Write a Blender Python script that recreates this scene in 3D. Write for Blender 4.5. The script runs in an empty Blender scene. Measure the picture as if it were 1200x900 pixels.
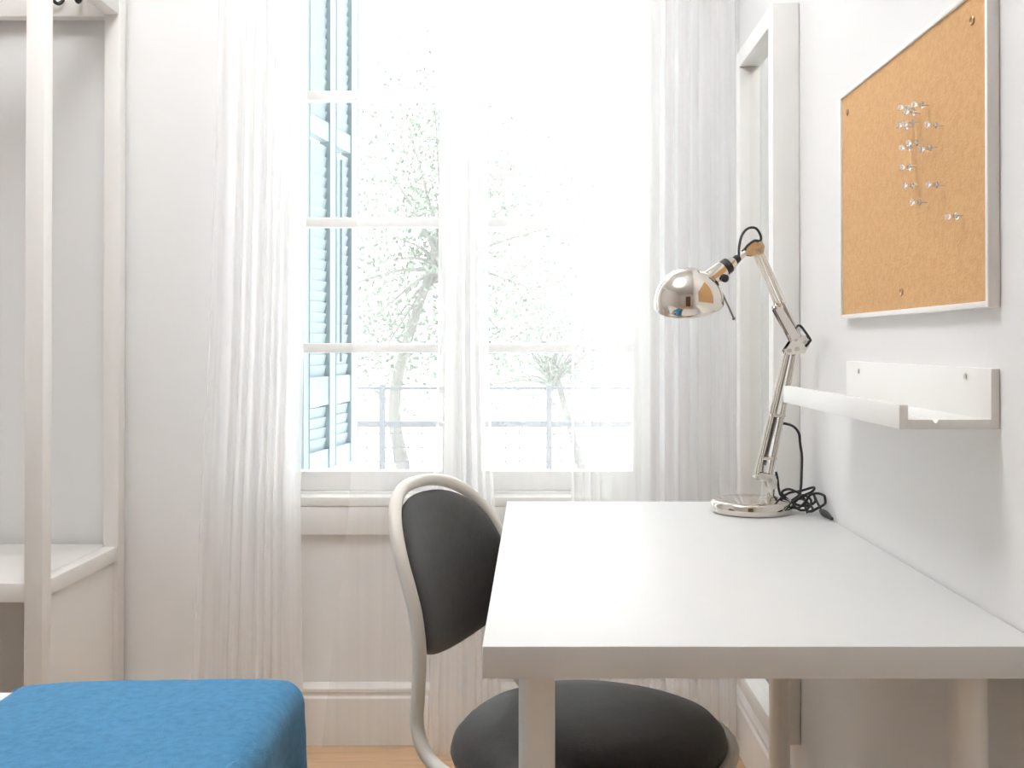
import bpy, bmesh, math, random
from mathutils import Vector, Matrix, noise

random.seed(7)
scene = bpy.context.scene
C = scene.collection
PI = math.pi
F = 1193.0            # focal length in pixels of the 1200x900 frame
VX, VY = 626.0, 404.0 # where the room's depth lines meet
EYE = 1.055

# ------------------------------------------------------------------ camera
PITCH = math.radians(0.45)
cam_d = bpy.data.cameras.new('camera')
cam = bpy.data.objects.new('camera', cam_d); C.objects.link(cam)
cam.location = (0, 0, EYE)
cam.rotation_euler = (PI/2 + PITCH, 0, 0)
cam_d.sensor_width = 36; cam_d.lens = 36*F/1200
cam_d.shift_x = -(VX-600)/1200
cam_d.shift_y = -((450-VY) + F*math.tan(PITCH))/1200
cam_d.clip_start = 0.02; cam_d.clip_end = 200
scene.camera = cam

# ------------------------------------------------------------------ world, exposure
w = bpy.data.worlds.new('sky'); scene.world = w; w.use_nodes = True
bg = w.node_tree.nodes['Background']
bg.inputs[0].default_value = (0.955, 0.98, 1.0, 1); bg.inputs[1].default_value = 4.0
scene.view_settings.view_transform = 'Standard'
scene.view_settings.look = 'None'
scene.view_settings.gamma = 1.0
scene.view_settings.exposure = 0.44
scene.view_settings.use_curve_mapping = False
scene.cycles.use_denoising = True
scene.cycles.max_bounces = 14
scene.cycles.diffuse_bounces = 8
scene.cycles.transparent_max_bounces = 32
scene.cycles.sample_clamp_indirect = 8.0
LAMP_POWER = 80.0

# ------------------------------------------------------------------ helpers
def at(px, py, d):
    return Vector(((px-VX)/F*d, d, EYE-(py-VY)/F*d))

def smooth_bm(bm, ang=38):
    a = math.radians(ang)
    for f in bm.faces: f.smooth = True
    for e in bm.edges:
        if len(e.link_faces) == 2:
            try:
                e.smooth = e.calc_face_angle() < a
            except ValueError:
                pass
        else:
            e.smooth = False

W = {}
def obj(name, bm, mat, parent=None, smooth=True, ang=38):
    off = W.get(parent.name, Vector()) if parent else Vector()
    if parent: bmesh.ops.translate(bm, vec=-off, verts=bm.verts)
    bmesh.ops.recalc_face_normals(bm, faces=bm.faces) if smooth != 'keep' else None
    if smooth: smooth_bm(bm, ang)
    me = bpy.data.meshes.new(name); bm.to_mesh(me); bm.free()
    o = bpy.data.objects.new(name, me); C.objects.link(o)
    me.materials.append(mat)
    if parent: o.parent = parent
    W[o.name] = off.copy()
    return o

def thing(name, label, cat, loc, group=None):
    o = bpy.data.objects.new(name, None); C.objects.link(o)
    o.empty_display_size = 0.05
    o.location = loc; W[o.name] = Vector(loc)
    o['label'] = label; o['category'] = cat
    if group: o['group'] = group
    return o

def tag(o, label, cat, group=None):
    o['label'] = label; o['category'] = cat
    if group: o['group'] = group
    return o

def struct(name, loc=None, bm=None, mat=None, label=None):
    if bm is not None: o = obj(name, bm, mat)
    else:
        o = bpy.data.objects.new(name, None); C.objects.link(o); o.location = loc; W[o.name] = Vector(loc)
    o['kind'] = 'structure'
    if label: o['label'] = label
    return o

def B(): return bmesh.new()

def box(bm, x0, x1, y0, y1, z0, z1, bev=0.0, seg=2):
    g = bmesh.ops.create_cube(bm, size=1.0)
    for v in g['verts']:
        v.co = Vector((x0+(v.co.x+.5)*(x1-x0), y0+(v.co.y+.5)*(y1-y0), z0+(v.co.z+.5)*(z1-z0)))
    if bev > 0:
        es = list({e for v in g['verts'] for e in v.link_edges})
        bmesh.ops.bevel(bm, geom=es, offset=bev, segments=seg, affect='EDGES', profile=0.5)
    return bm

def obox(bm, c, ax, ay, az, hx, hy, hz, bev=0.0):
    """box with its own axes"""
    g = bmesh.ops.create_cube(bm, size=2.0)
    c = Vector(c)
    for v in g['verts']:
        v.co = c + Vector(ax)*v.co.x*hx + Vector(ay)*v.co.y*hy + Vector(az)*v.co.z*hz
    if bev > 0:
        es = list({e for v in g['verts'] for e in v.link_edges})
        bmesh.ops.bevel(bm, geom=es, offset=bev, segments=2, affect='EDGES', profile=0.5)

def catmull(pts, n=8, closed=False):
    pts = [Vector(p) for p in pts]; out = []
    N = len(pts)
    rng = range(N) if closed else range(N-1)
    for i in rng:
        if closed:
            p0, p1, p2, p3 = pts[(i-1) % N], pts[i], pts[(i+1) % N], pts[(i+2) % N]
        else:
            p0 = pts[i-1] if i > 0 else pts[0]*2-pts[1]
            p1, p2 = pts[i], pts[i+1]
            p3 = pts[i+2] if i+2 < N else pts[-1]*2-pts[-2]
        for k in range(n):
            t = k/n
            out.append(.5*((2*p1)+(p2-p0)*t+(2*p0-5*p1+4*p2-p3)*t*t+(3*p1-p0-3*p2+p3)*t**3))
    if not closed: out.append(pts[-1])
    return out

def tube(bm, path, r, seg=10, closed=False, caps=True):
    path = [Vector(p) for p in path]; n = len(path)
    rad = r if callable(r) else (lambda t: r)
    tang = []
    for i in range(n):
        if closed: t = path[(i+1) % n]-path[i-1]
        else: t = path[min(i+1, n-1)]-path[max(i-1, 0)]
        tang.append(t.normalized())
    ref = Vector((0, 0, 1)) if abs(tang[0].z) < .9 else Vector((1, 0, 0))
    u = (ref - tang[0]*ref.dot(tang[0])).normalized()
    rings = []
    for i in range(n):
        t = tang[i]
        u = (u - t*u.dot(t))
        u = u.normalized() if u.length > 1e-6 else t.orthogonal().normalized()
        v = t.cross(u); rr = rad(i/max(1, n-1))
        rings.append([bm.verts.new(path[i]+u*math.cos(2*PI*k/seg)*rr+v*math.sin(2*PI*k/seg)*rr) for k in range(seg)])
    m = n if closed else n-1
    for i in range(m):
        a, b = rings[i], rings[(i+1) % n]
        for k in range(seg):
            bm.faces.new((a[k], a[(k+1) % seg], b[(k+1) % seg], b[k]))
    if caps and not closed:
        bm.faces.new(rings[0][::-1]); bm.faces.new(rings[-1])

def lathe(bm, prof, c, axis=(0, 0, 1), seg=32, closed_profile=False):
    """prof: (radius, height along axis)"""
    a = Vector(axis).normalized(); u = a.orthogonal().normalized(); v = a.cross(u); c = Vector(c)
    rings = []
    for (r, h) in prof:
        if r < 1e-6: rings.append([bm.verts.new(c+a*h)])
        else: rings.append([bm.verts.new(c+a*h+u*math.cos(2*PI*k/seg)*r+v*math.sin(2*PI*k/seg)*r) for k in range(seg)])
    pairs = list(zip(rings, rings[1:]))
    if closed_profile: pairs.append((rings[-1], rings[0]))
    for A, D in pairs:
        for k in range(seg):
            k2 = (k+1) % seg
            if len(A) == 1 and len(D) == 1: continue
            if len(A) == 1: bm.faces.new((A[0], D[k2], D[k]))
            elif len(D) == 1: bm.faces.new((A[k], A[k2], D[0]))
            else: bm.faces.new((A[k], A[k2], D[k2], D[k]))

def rbox(bm, lo, hi, r, step, disp=None, drop=()):
    """rounded box built from face grids; disp(co, normal) -> offset; drop: faces left out ('-x','+z',...)"""
    lo, hi = Vector(lo), Vector(hi)
    il, ih = lo+Vector((r, r, r)), hi-Vector((r, r, r))
    def coords(k):
        L = hi[k]-lo[k]
        e = [lo[k]+r*t for t in (0, .13, .33, .55, .78)]
        n = max(1, int((L-2*r)/step))
        m = [lo[k]+r+(L-2*r)*i/n for i in range(n+1)]
        f = [hi[k]-r*t for t in (.78, .55, .33, .13, 0)]
        return e+m+f
    cs = [coords(k) for k in range(3)]
    cache = {}
    def V(p):
        key = tuple(round(c, 5) for c in p)
        if key in cache: return cache[key]
        q = Vector([min(max(p[k], il[k]), ih[k]) for k in range(3)])
        d = Vector(p)-q
        n = d.normalized() if d.length > 1e-9 else Vector((0, 0, 1))
        co = q+n*r
        if disp: co = co+disp(co, n)
        cache[key] = bm.verts.new(co); return cache[key]
    for ax in range(3):
        a, b = (ax+1) % 3, (ax+2) % 3
        for s, val in (('-', lo[ax]), ('+', hi[ax])):
            if s+'xyz'[ax] in drop: continue
            for i in range(len(cs[a])-1):
                for j in range(len(cs[b])-1):
                    q = []
                    for (ii, jj) in ((i, j), (i+1, j), (i+1, j+1), (i, j+1)):
                        p = [0, 0, 0]; p[ax] = val; p[a] = cs[a][ii]; p[b] = cs[b][jj]
                        q.append(V(p))
                    if s == '-': q = q[::-1]
                    if len(set(q)) == 4: bm.faces.new(q)

# ------------------------------------------------------------------ materials
def mat(name, col, rough=.5, metal=0.0, spec=.5, noise_scale=None, noise_amt=.06, bump=0.0, bump_scale=200, stretch=(1, 1, 1), coat=0.0, sheen=0.0, trans=0.0, ior=1.45):
    m = bpy.data.materials.new(name); m.use_nodes = True
    nt = m.node_tree; b = nt.nodes['Principled BSDF']
    b.inputs['Base Color'].default_value = (*col, 1)
    b.inputs['Roughness'].default_value = rough
    b.inputs['Metallic'].default_value = metal
    b.inputs['Specular IOR Level'].default_value = spec
    b.inputs['Coat Weight'].default_value = coat
    b.inputs['Sheen Weight'].default_value = sheen
    b.inputs['Transmission Weight'].default_value = trans
    b.inputs['IOR'].default_value = ior
    tc = nt.nodes.new('ShaderNodeTexCoord'); mp = nt.nodes.new('ShaderNodeMapping')
    mp.inputs['Scale'].default_value = stretch
    nt.links.new(tc.outputs['Object'], mp.inputs['Vector'])
    if noise_scale:
        n = nt.nodes.new('ShaderNodeTexNoise'); n.inputs['Scale'].default_value = noise_scale; n.inputs['Detail'].default_value = 5
        nt.links.new(mp.outputs[0], n.inputs['Vector'])
        r = nt.nodes.new('ShaderNodeValToRGB')
        r.color_ramp.elements[0].position = .3; r.color_ramp.elements[1].position = .7
        r.color_ramp.elements[0].color = (*[c*(1-noise_amt) for c in col], 1)
        r.color_ramp.elements[1].color = (*[min(1, c*(1+noise_amt)) for c in col], 1)
        nt.links.new(n.outputs['Fac'], r.inputs[0]); nt.links.new(r.outputs[0], b.inputs['Base Color'])
    if bump > 0:
        n2 = nt.nodes.new('ShaderNodeTexNoise'); n2.inputs['Scale'].default_value = bump_scale; n2.inputs['Detail'].default_value = 3
        nt.links.new(mp.outputs[0], n2.inputs['Vector'])
        bp = nt.nodes.new('ShaderNodeBump'); bp.inputs['Strength'].default_value = bump; bp.inputs['Distance'].default_value = .002
        nt.links.new(n2.outputs['Fac'], bp.inputs['Height']); nt.links.new(bp.outputs[0], b.inputs['Normal'])
    return m

def mat_cloth_sheer(name, opacity):
    m = bpy.data.materials.new(name); m.use_nodes = True
    nt = m.node_tree; nt.nodes.clear()
    out = nt.nodes.new('ShaderNodeOutputMaterial')
    tr = nt.nodes.new('ShaderNodeBsdfTransparent')
    df = nt.nodes.new('ShaderNodeBsdfDiffuse'); df.inputs[0].default_value = (.975, .975, .98, 1)
    tl = nt.nodes.new('ShaderNodeBsdfTranslucent'); tl.inputs[0].default_value = (.975, .975, .98, 1)
    m1 = nt.nodes.new('ShaderNodeMixShader'); m1.inputs[0].default_value = .6
    nt.links.new(df.outputs[0], m1.inputs[1]); nt.links.new(tl.outputs[0], m1.inputs[2])
    tc = nt.nodes.new('ShaderNodeTexCoord'); mp = nt.nodes.new('ShaderNodeMapping')
    mp.inputs['Scale'].default_value = (60, 60, .5)
    n = nt.nodes.new('ShaderNodeTexNoise'); n.inputs['Scale'].default_value = 1; n.inputs['Detail'].default_value = 3
    nt.links.new(tc.outputs['Object'], mp.inputs[0]); nt.links.new(mp.outputs[0], n.inputs['Vector'])
    mr = nt.nodes.new('ShaderNodeMapRange')
    mr.inputs['From Min'].default_value = .3; mr.inputs['From Max'].default_value = .7
    mr.inputs['To Min'].default_value = opacity-.03; mr.inputs['To Max'].default_value = opacity+.03
    nt.links.new(n.outputs['Fac'], mr.inputs['Value'])
    m2 = nt.nodes.new('ShaderNodeMixShader')
    nt.links.new(mr.outputs[0], m2.inputs[0]); nt.links.new(tr.outputs[0], m2.inputs[1]); nt.links.new(m1.outputs[0], m2.inputs[2])
    nt.links.new(m2.outputs[0], out.inputs[0])
    return m

def mat_pane():
    m = bpy.data.materials.new('window_glass'); m.use_nodes = True
    nt = m.node_tree; nt.nodes.clear()
    out = nt.nodes.new('ShaderNodeOutputMaterial')
    tr = nt.nodes.new('ShaderNodeBsdfTransparent'); tr.inputs[0].default_value = (.97, .99, .985, 1)
    gl = nt.nodes.new('ShaderNodeBsdfGlossy'); gl.inputs['Roughness'].default_value = .02
    mx = nt.nodes.new('ShaderNodeMixShader'); mx.inputs[0].default_value = .05
    nt.links.new(tr.outputs[0], mx.inputs[1]); nt.links.new(gl.outputs[0], mx.inputs[2]); nt.links.new(mx.outputs[0], out.inputs[0])
    return m

def mat_emit(name, col, strength):
    m = bpy.data.materials.new(name); m.use_nodes = True
    b = m.node_tree.nodes['Principled BSDF']
    b.inputs['Base Color'].default_value = (.9, .9, .9, 1)
    b.inputs['Emission Color'].default_value = (*col, 1); b.inputs['Emission Strength'].default_value = strength
    return m

def mat_wood(name, c0, c1, scale=(1.2, 14, 14), rough=.45):
    m = bpy.data.materials.new(name); m.use_nodes = True
    nt = m.node_tree; b = nt.nodes['Principled BSDF']; b.inputs['Roughness'].default_value = rough
    tc = nt.nodes.new('ShaderNodeTexCoord'); mp = nt.nodes.new('ShaderNodeMapping'); mp.inputs['Scale'].default_value = scale
    oi = nt.nodes.new('ShaderNodeObjectInfo'); add = nt.nodes.new('ShaderNodeVectorMath'); add.operation = 'ADD'
    mul = nt.nodes.new('ShaderNodeMath'); mul.operation = 'MULTIPLY'; mul.inputs[1].default_value = 37
    nt.links.new(oi.outputs['Random'], mul.inputs[0])
    nt.links.new(tc.outputs['Object'], mp.inputs[0]); nt.links.new(mp.outputs[0], add.inputs[0]); nt.links.new(mul.outputs[0], add.inputs[1])
    n = nt.nodes.new('ShaderNodeTexNoise'); n.inputs['Scale'].default_value = 1.6; n.inputs['Detail'].default_value = 7; n.inputs['Distortion'].default_value = .8
    nt.links.new(add.outputs[0], n.inputs['Vector'])
    r = nt.nodes.new('ShaderNodeValToRGB'); r.color_ramp.elements[0].position = .3; r.color_ramp.elements[1].position = .72
    r.color_ramp.elements[0].color = (*c0, 1); r.color_ramp.elements[1].color = (*c1, 1)
    nt.links.new(n.outputs['Fac'], r.inputs[0]); nt.links.new(r.outputs[0], b.inputs['Base Color'])
    return m

M = {}
M['wall'] = mat('wall_paint', (.80, .795, .79), .75, spec=.2, noise_scale=3, noise_amt=.012, bump=.08, bump_scale=90)
M['ceiling'] = mat('ceiling_paint', (.85, .85, .85), .8, spec=.2, noise_scale=2, noise_amt=.01)
M['trim'] = mat('trim_paint', (.83, .82, .80), .4, noise_scale=4, noise_amt=.015)
M['lacquer'] = mat('white_lacquer', (.83, .82, .80), .42, noise_scale=5, noise_amt=.012)
M['wardrobe'] = mat('white_foil', (.78, .76, .73), .45, noise_scale=4, noise_amt=.02, stretch=(1, 1, .15))
M['desk'] = mat('white_desk_foil', (.73, .73, .72), .40, noise_scale=6, noise_amt=.01)
M['leg'] = mat('white_powder_coat', (.80, .78, .74), .35, noise_scale=20, noise_amt=.01)
M['frame_white'] = mat('white_frame_foil', (.82, .81, .79), .4, noise_scale=6, noise_amt=.012)
M['floor'] = mat_wood('oak_floor', (.52, .33, .185), (.70, .49, .31))
M['door'] = mat_wood('dark_door_wood', (.16, .085, .035), (.26, .15, .07), (14, 14, 1.2))
M['mirror'] = mat('mirror_glass', (.93, .95, .93), .015, metal=1.0, noise_scale=3, noise_amt=.003)
M['nickel'] = mat('polished_nickel', (.68, .635, .58), .07, metal=1.0, noise_scale=8, noise_amt=.015)
M['steel'] = mat('brushed_steel', (.55, .52, .48), .3, metal=1.0, noise_scale=30, noise_amt=.05)
M['spring'] = mat('spring_steel', (.20, .175, .15), .35, metal=1.0, noise_scale=30, noise_amt=.1)
M['brass'] = mat('dull_brass', (.46, .29, .15), .4, metal=.6, noise_scale=30, noise_amt=.1)
M['black'] = mat('black_plastic', (.02, .02, .022), .45, noise_scale=20, noise_amt=.1)
M['bulb'] = mat('frosted_bulb', (.9, .89, .86), .5, noise_scale=5, noise_amt=.01)
M['chair_fabric'] = mat('charcoal_fabric', (.025, .0235, .0225), .52, spec=.5, noise_scale=60, noise_amt=.25, bump=.3, bump_scale=420, sheen=.15)
M['chair_tube'] = mat('cream_powder_coat', (.72, .69, .63), .32, noise_scale=20, noise_amt=.012)
M['blanket'] = mat('blue_wool', (.062, .215, .385), .95, spec=.12, noise_scale=75, noise_amt=.13, bump=.6, bump_scale=380, sheen=.12)
M['sheet'] = mat('white_cotton', (.84, .84, .84), .9, spec=.1, noise_scale=12, noise_amt=.02, bump=.2, bump_scale=60)
M['bedbase'] = mat('pale_bed_fabric', (.62, .60, .57), .9, noise_scale=40, noise_amt=.06)
M['pin'] = mat('clear_plastic', (.97, .98, .98), .10, trans=.82, ior=1.45, noise_scale=10, noise_amt=.01)
M['shutter'] = mat('pale_blue_shutter_paint', (.285, .34, .365), .6, noise_scale=8, noise_amt=.05)
M['glass'] = mat_pane()
M['foliage'] = mat('leaf_green', (.17, .21, .16), .6, noise_scale=3, noise_amt=.22)
M['bark'] = mat('bark', (.20, .195, .18), .9, noise_scale=14, noise_amt=.2)
M['facade'] = mat('pale_plaster', (.90, .89, .87), .9, noise_scale=1.2, noise_amt=.03)
M['facade_glass'] = mat('dim_far_glass', (.66, .69, .71), .2, noise_scale=2, noise_amt=.05)
M['paving'] = mat('pale_paving', (.80, .79, .77), .9, noise_scale=4, noise_amt=.06)
M['iron'] = mat('grey_painted_iron', (.13, .135, .15), .5, noise_scale=10, noise_amt=.06)
M['sheer'] = mat_cloth_sheer('sheer_voile', .54)
M['sheer_thin'] = mat_cloth_sheer('sheer_voile_thin', .19)
M['lampglow'] = mat_emit('lamp_diffuser', (.985, .99, 1.0), LAMP_POWER*1.35)
M['opal'] = mat_emit('opal_glass_glow', (.985, .99, 1.0), 15.0)

# cork: speckled granules
def mat_cork():
    m = mat('cork', (.60, .345, .155), .9, spec=.15, bump=.5, bump_scale=260)
    nt = m.node_tree; b = nt.nodes['Principled BSDF']
    tc = nt.nodes.new('ShaderNodeTexCoord')
    v = nt.nodes.new('ShaderNodeTexVoronoi'); v.inputs['Scale'].default_value = 230
    n = nt.nodes.new('ShaderNodeTexNoise'); n.inputs['Scale'].default_value = 110; n.inputs['Detail'].default_value = 6
    nt.links.new(tc.outputs['Object'], v.inputs['Vector']); nt.links.new(tc.outputs['Object'], n.inputs['Vector'])
    r = nt.nodes.new('ShaderNodeValToRGB')
    r.color_ramp.elements[0].color = (.52, .295, .132, 1); r.color_ramp.elements[0].position = .25
    r.color_ramp.elements[1].color = (.64, .40, .205, 1); r.color_ramp.elements[1].position = .62
    mx = nt.nodes.new('ShaderNodeMix'); mx.data_type = 'RGBA'; mx.inputs[0].default_value = .14
    nt.links.new(n.outputs['Fac'], r.inputs[0]); nt.links.new(r.outputs[0], mx.inputs[6]); nt.links.new(v.outputs['Color'], mx.inputs[7])
    hs = nt.nodes.new('ShaderNodeMix'); hs.data_type = 'RGBA'; hs.inputs[0].default_value = .45
    hs.inputs[7].default_value = (.585, .355, .172, 1)
    nt.links.new(r.outputs[0], hs.inputs[6])
    nt.links.new(hs.outputs[2], b.inputs['Base Color'])
    return m
M['cork'] = mat_cork()

# ------------------------------------------------------------------ room shell
XR, YF, XL, YB, ZC = 0.547, 2.71, -2.45, -1.70, 2.75
OX0, OX1, OZ0, OZ1 = -0.72, 0.33, 0.65, 2.47      # window opening
WT = 0.30

floor = struct('floor', bm=box(B(), XL-.1, XR+.1, YB-.1, YF+.1, -.06, -.012), mat=M['paving'])
# oak boards, one object each
PW, PL = .118, 1.22
pm = bpy.data.meshes.new('plank'); bmp = box(B(), -PL/2+.0008, PL/2-.0008, -PW/2+.0006, PW/2-.0006, -.012, 0, .0012, 1)
smooth_bm(bmp); bmp.to_mesh(pm); bmp.free(); pm.materials.append(M['floor'])
cut = {}
def plank_mesh(x0, x1, y0, y1):
    k = (round(x1-x0, 3), round(y1-y0, 3))
    if k == (round(PL, 3), round(PW, 3)): return pm
    if k not in cut:
        b_ = box(B(), -k[0]/2+.0008, k[0]/2-.0008, -k[1]/2+.0006, k[1]/2-.0006, -.012, 0, .0012, 1); smooth_bm(b_)
        m_ = bpy.data.meshes.new('plank'); b_.to_mesh(m_); b_.free(); m_.materials.append(M['floor']); cut[k] = m_
    return cut[k]
y = YF; row = 0
while y > YB+.002:
    y0 = max(YB, y-PW); x = XL - (0, .61, .3, .86)[row % 4]
    while x < XR-.002:
        a, b_ = max(x, XL), min(x+PL, XR)
        if b_-a > .01:
            p = bpy.data.objects.new('plank', plank_mesh(a, b_, y0, y)); C.objects.link(p)
            p.location = ((a+b_)/2, (y0+y)/2, 0); p.parent = floor
        x += PL
    y = y0; row += 1

struct('ceiling', bm=box(B(), XL-.1, XR+.1, YB-.1, YF+WT, ZC, ZC+.1), mat=M['ceiling'])
struct('wall_right', bm=box(B(), XR, XR+.12, YB-.12, YF+WT, -.06, ZC), mat=M['wall'])
struct('wall_left', bm=box(B(), XL-.12, XL, YB-.12, YF+WT, -.06, ZC), mat=M['wall'])
struct('wall_rear', bm=box(B(), XL, XR, YB-.12, YB, -.06, ZC), mat=M['wall'])
bm = B()
box(bm, XL, OX0, YF, YF+WT, -.06, ZC); box(bm, OX1, XR, YF, YF+WT, -.06, ZC)
box(bm, OX0, OX1, YF, YF+WT, -.06, OZ0); box(bm, OX0, OX1, YF, YF+WT, OZ1, ZC)
struct('wall_far', bm=bm, mat=M['wall'])

def skirting(name, p0, p1, inward):
    """stepped baseboard profile swept from p0 to p1 along a wall; inward = unit vector into the room"""
    prof = [(0, 0), (.020, 0), (.020, .122), (.015, .128), (.015, .135), (.019, .139), (.019, .147), (.012, .153), (.006, .160), (0, .160)]
    bm = B(); p0, p1, n = Vector(p0), Vector(p1), Vector(inward)
    A = [bm.verts.new(p0+n*a+Vector((0, 0, z))) for a, z in prof]; D = [bm.verts.new(p1+n*a+Vector((0, 0, z))) for a, z in prof]
    k = len(prof)
    for i in range(k): bm.faces.new((A[i], A[(i+1) % k], D[(i+1) % k], D[i]))
    bm.faces.new(A[::-1]); bm.faces.new(D)
    return struct(name, bm=bm, mat=M['trim'])
skirting('baseboard_far', (XL, YF, 0), (XR, YF, 0), (0, -1, 0))
skirting('baseboard_right', (XR, YB, 0), (XR, YF-.02, 0), (-1, 0, 0))
skirting('baseboard_left', (XL, YB, 0), (XL, YF-.02, 0), (1, 0, 0))

# door behind the camera (only its reflection in the lamp is ever seen)
dr = struct('door_1', loc=(-.45, YB, 0))
bm = B(); box(bm, -.87, -.03, YB, YB+.035, .005, 2.02, .003); obj('door_leaf', bm, M['door'], dr)
for xx in (-.66, -.24):
    for z0, z1 in ((.2, .95), (1.1, 1.85)):
        bm = B(); box(bm, xx-.15, xx+.15, YB+.035, YB+.045, z0, z1, .004); obj('door_panel', bm, M['door'], dr)
for a, b_, c, d in ((-.95, -.87, 0, 2.1), (-.03, .05, 0, 2.1), (-.87, -.03, 2.02, 2.1)):
    bm = B(); box(bm, a, b_, YB, YB+.025, c, d, .003); obj('door_casing', bm, M['door'], dr)
bm = B(); tube(bm, [(-.12, YB+.035, 1.0), (-.12, YB+.09, 1.0), (-.24, YB+.09, 1.0)], .009); obj('handle', bm, M['steel'], dr)

# ------------------------------------------------------------------ window
win = struct('window_1', loc=((OX0+OX1)/2, YF+.05, OZ0))
SY0, SY1 = YF+.03, YF+.075
bm = B(); e = .022
box(bm, OX0, OX0+e, SY0-.005, SY1+.02, OZ0, OZ1, .002); box(bm, OX1-e, OX1, SY0-.005, SY1+.02, OZ0, OZ1, .002)
box(bm, OX0+e, OX1-e, SY0-.005, SY1+.02, OZ1-e, OZ1, .002); box(bm, OX0+e, OX1-e, SY0-.005, SY1+.02, OZ0, OZ0+.012, .002)
obj('outer_frame', bm, M['trim'], win)
MID = (OX0+OX1)/2
bars = [1.046, 1.386, 1.729, 2.07]
for (a, b_) in ((OX0+e, MID-.001), (MID+.001, OX1-e)):
    inner_l = a < MID-.1
    st_l, st_r = (.043, .052) if inner_l else (.052, .043)
    bm = B(); zt = OZ1-e; zb = OZ0+.012
    box(bm, a, a+st_l, SY0, SY1, zb, zt, .004); box(bm, b_-st_r, b_, SY0, SY1, zb, zt, .004)
    box(bm, a+st_l-.002, b_-st_r+.002, SY0+.002, SY1-.002, zb, .715, .004); box(bm, a+st_l-.002, b_-st_r+.002, SY0+.002, SY1-.002, 2.40, zt, .004)
    if inner_l: box(bm, MID-.020, MID+.020, SY0-.014, SY0, zb+.03, zt-.03, .004)
    sash = obj('sash', bm, M['trim'], win)
    gx0, gx1 = a+st_l, b_-st_r
    for z in bars:
        bm = B(); box(bm, gx0-.001, gx1+.001, SY0+.006, SY1-.006, z-.013, z+.013, .004); obj('glazing_bar', bm, M['trim'], sash)
    zs = [.715]+bars+[2.40]
    for k in range(5):
        bm = B(); box(bm, gx0-.003, gx1+.003, SY0+.020, SY0+.024, zs[k]-(.002 if k == 0 else -.011), zs[k+1]-(.011 if k < 4 else -.002))
        obj('pane', bm, M['glass'], sash, smooth=False)
bm = B(); tube(bm, [(MID, SY0-.014, 1.30), (MID, SY0-.045, 1.30), (MID, SY0-.05, 1.30), (MID, SY0-.05, 1.21)], .008); lathe(bm, [(0, 0), (.02, 0), (.02, .006), (0, .006)], (MID, SY0-.014, 1.30), (0, -1, 0), 16)
obj('handle', bm, M['trim'], win)
bm = B(); box(bm, -.640, .31, YF-.023, YF-.0005, OZ0-.022, OZ0+.004, .004); box(bm, OX0+.001, OX1-.001, YF-.001, SY0-.006, OZ0+.0005, OZ0+.004)
obj('sill', bm, M['trim'], win)
bm = B(); box(bm, -.632, .30, YF-.020, YF-.0005, .553, OZ0-.022, .003); obj('apron', bm, M['trim'], win)

# ------------------------------------------------------------------ outdoors
GZ = -.55
struct('ground', bm=box(B(), -30, 30, YF+WT+.02, 40, GZ-.2, GZ), mat=M['paving'])

# folding louvred shutter leaf, swung out beside the opening
sh = thing('louvered_shutter', 'pale blue louvred wooden shutter folded open outside the window', 'shutter', (-.655, 3.02, .69))
h0 = Vector((-.703, 3.03, 0)); h1 = Vector((-.622, 3.50, 0))
du = (h1-h0).normalized(); dn = Vector((du.y, -du.x, 0)); LW = (h1-h0).length
def on_leaf(u, n, z): return h0+du*u+dn*n+Vector((0, 0, z))
Z0, Z1 = .665, 2.45
def leafbox(bm, u0, u1, z0, z1, t=.016, bev=.003):
    obox(bm, on_leaf((u0+u1)/2, 0, (z0+z1)/2), du, dn, (0, 0, 1), (u1-u0)/2, t, (z1-z0)/2, bev)
cols = []
for name, u0, u1 in (('stile', 0, .045), ('stile', LW/2-.028, LW/2+.028), ('stile', LW-.07, LW)):
    bm = B(); leafbox(bm, u0, u1, Z0, Z1); obj(name, bm, M['shutter'], sh)
spans = ((.045, LW/2-.028), (LW/2+.028, LW-.07))
rails = ((Z0, Z0+.06), (.865, .955), (1.70, 1.76), (Z1-.06, Z1))
for u0, u1 in spans:
    for z0, z1 in rails:
        bm = B(); leafbox(bm, u0, u1, z0, z1, .014, .002); obj('rail', bm, M['shutter'], sh)
    slat_me = None
    for (za, zb) in ((Z0+.06, .865), (.955, 1.70), (1.76, Z1-.06)):
        z = za+.018
        while z < zb-.01:
            if slat_me is None:
                bm = B(); c, s = math.cos(math.radians(78)), math.sin(math.radians(78))
                obox(bm, (0, 0, 0), du, dn*c+Vector((0, 0, s)), dn*-s+Vector((0, 0, c)), (u1-u0)/2, .0185, .004)
                slat_me = bpy.data.meshes.new('slat'); bm.to_mesh(slat_me); bm.free(); slat_me.materials.append(M['shutter'])
            o = bpy.data.objects.new('slat', slat_me); C.objects.link(o); o.parent = sh
            o.location = on_leaf((u0+u1)/2, 0, z)-W[sh.name]; z += .033
tilt = B(); tube(tilt, [on_leaf(LW/2+.07, .02, 1.0), on_leaf(LW/2+.07, .02, 1.66)], .005, 6); obj('tilt_rod', tilt, M['shutter'], sh)

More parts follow.
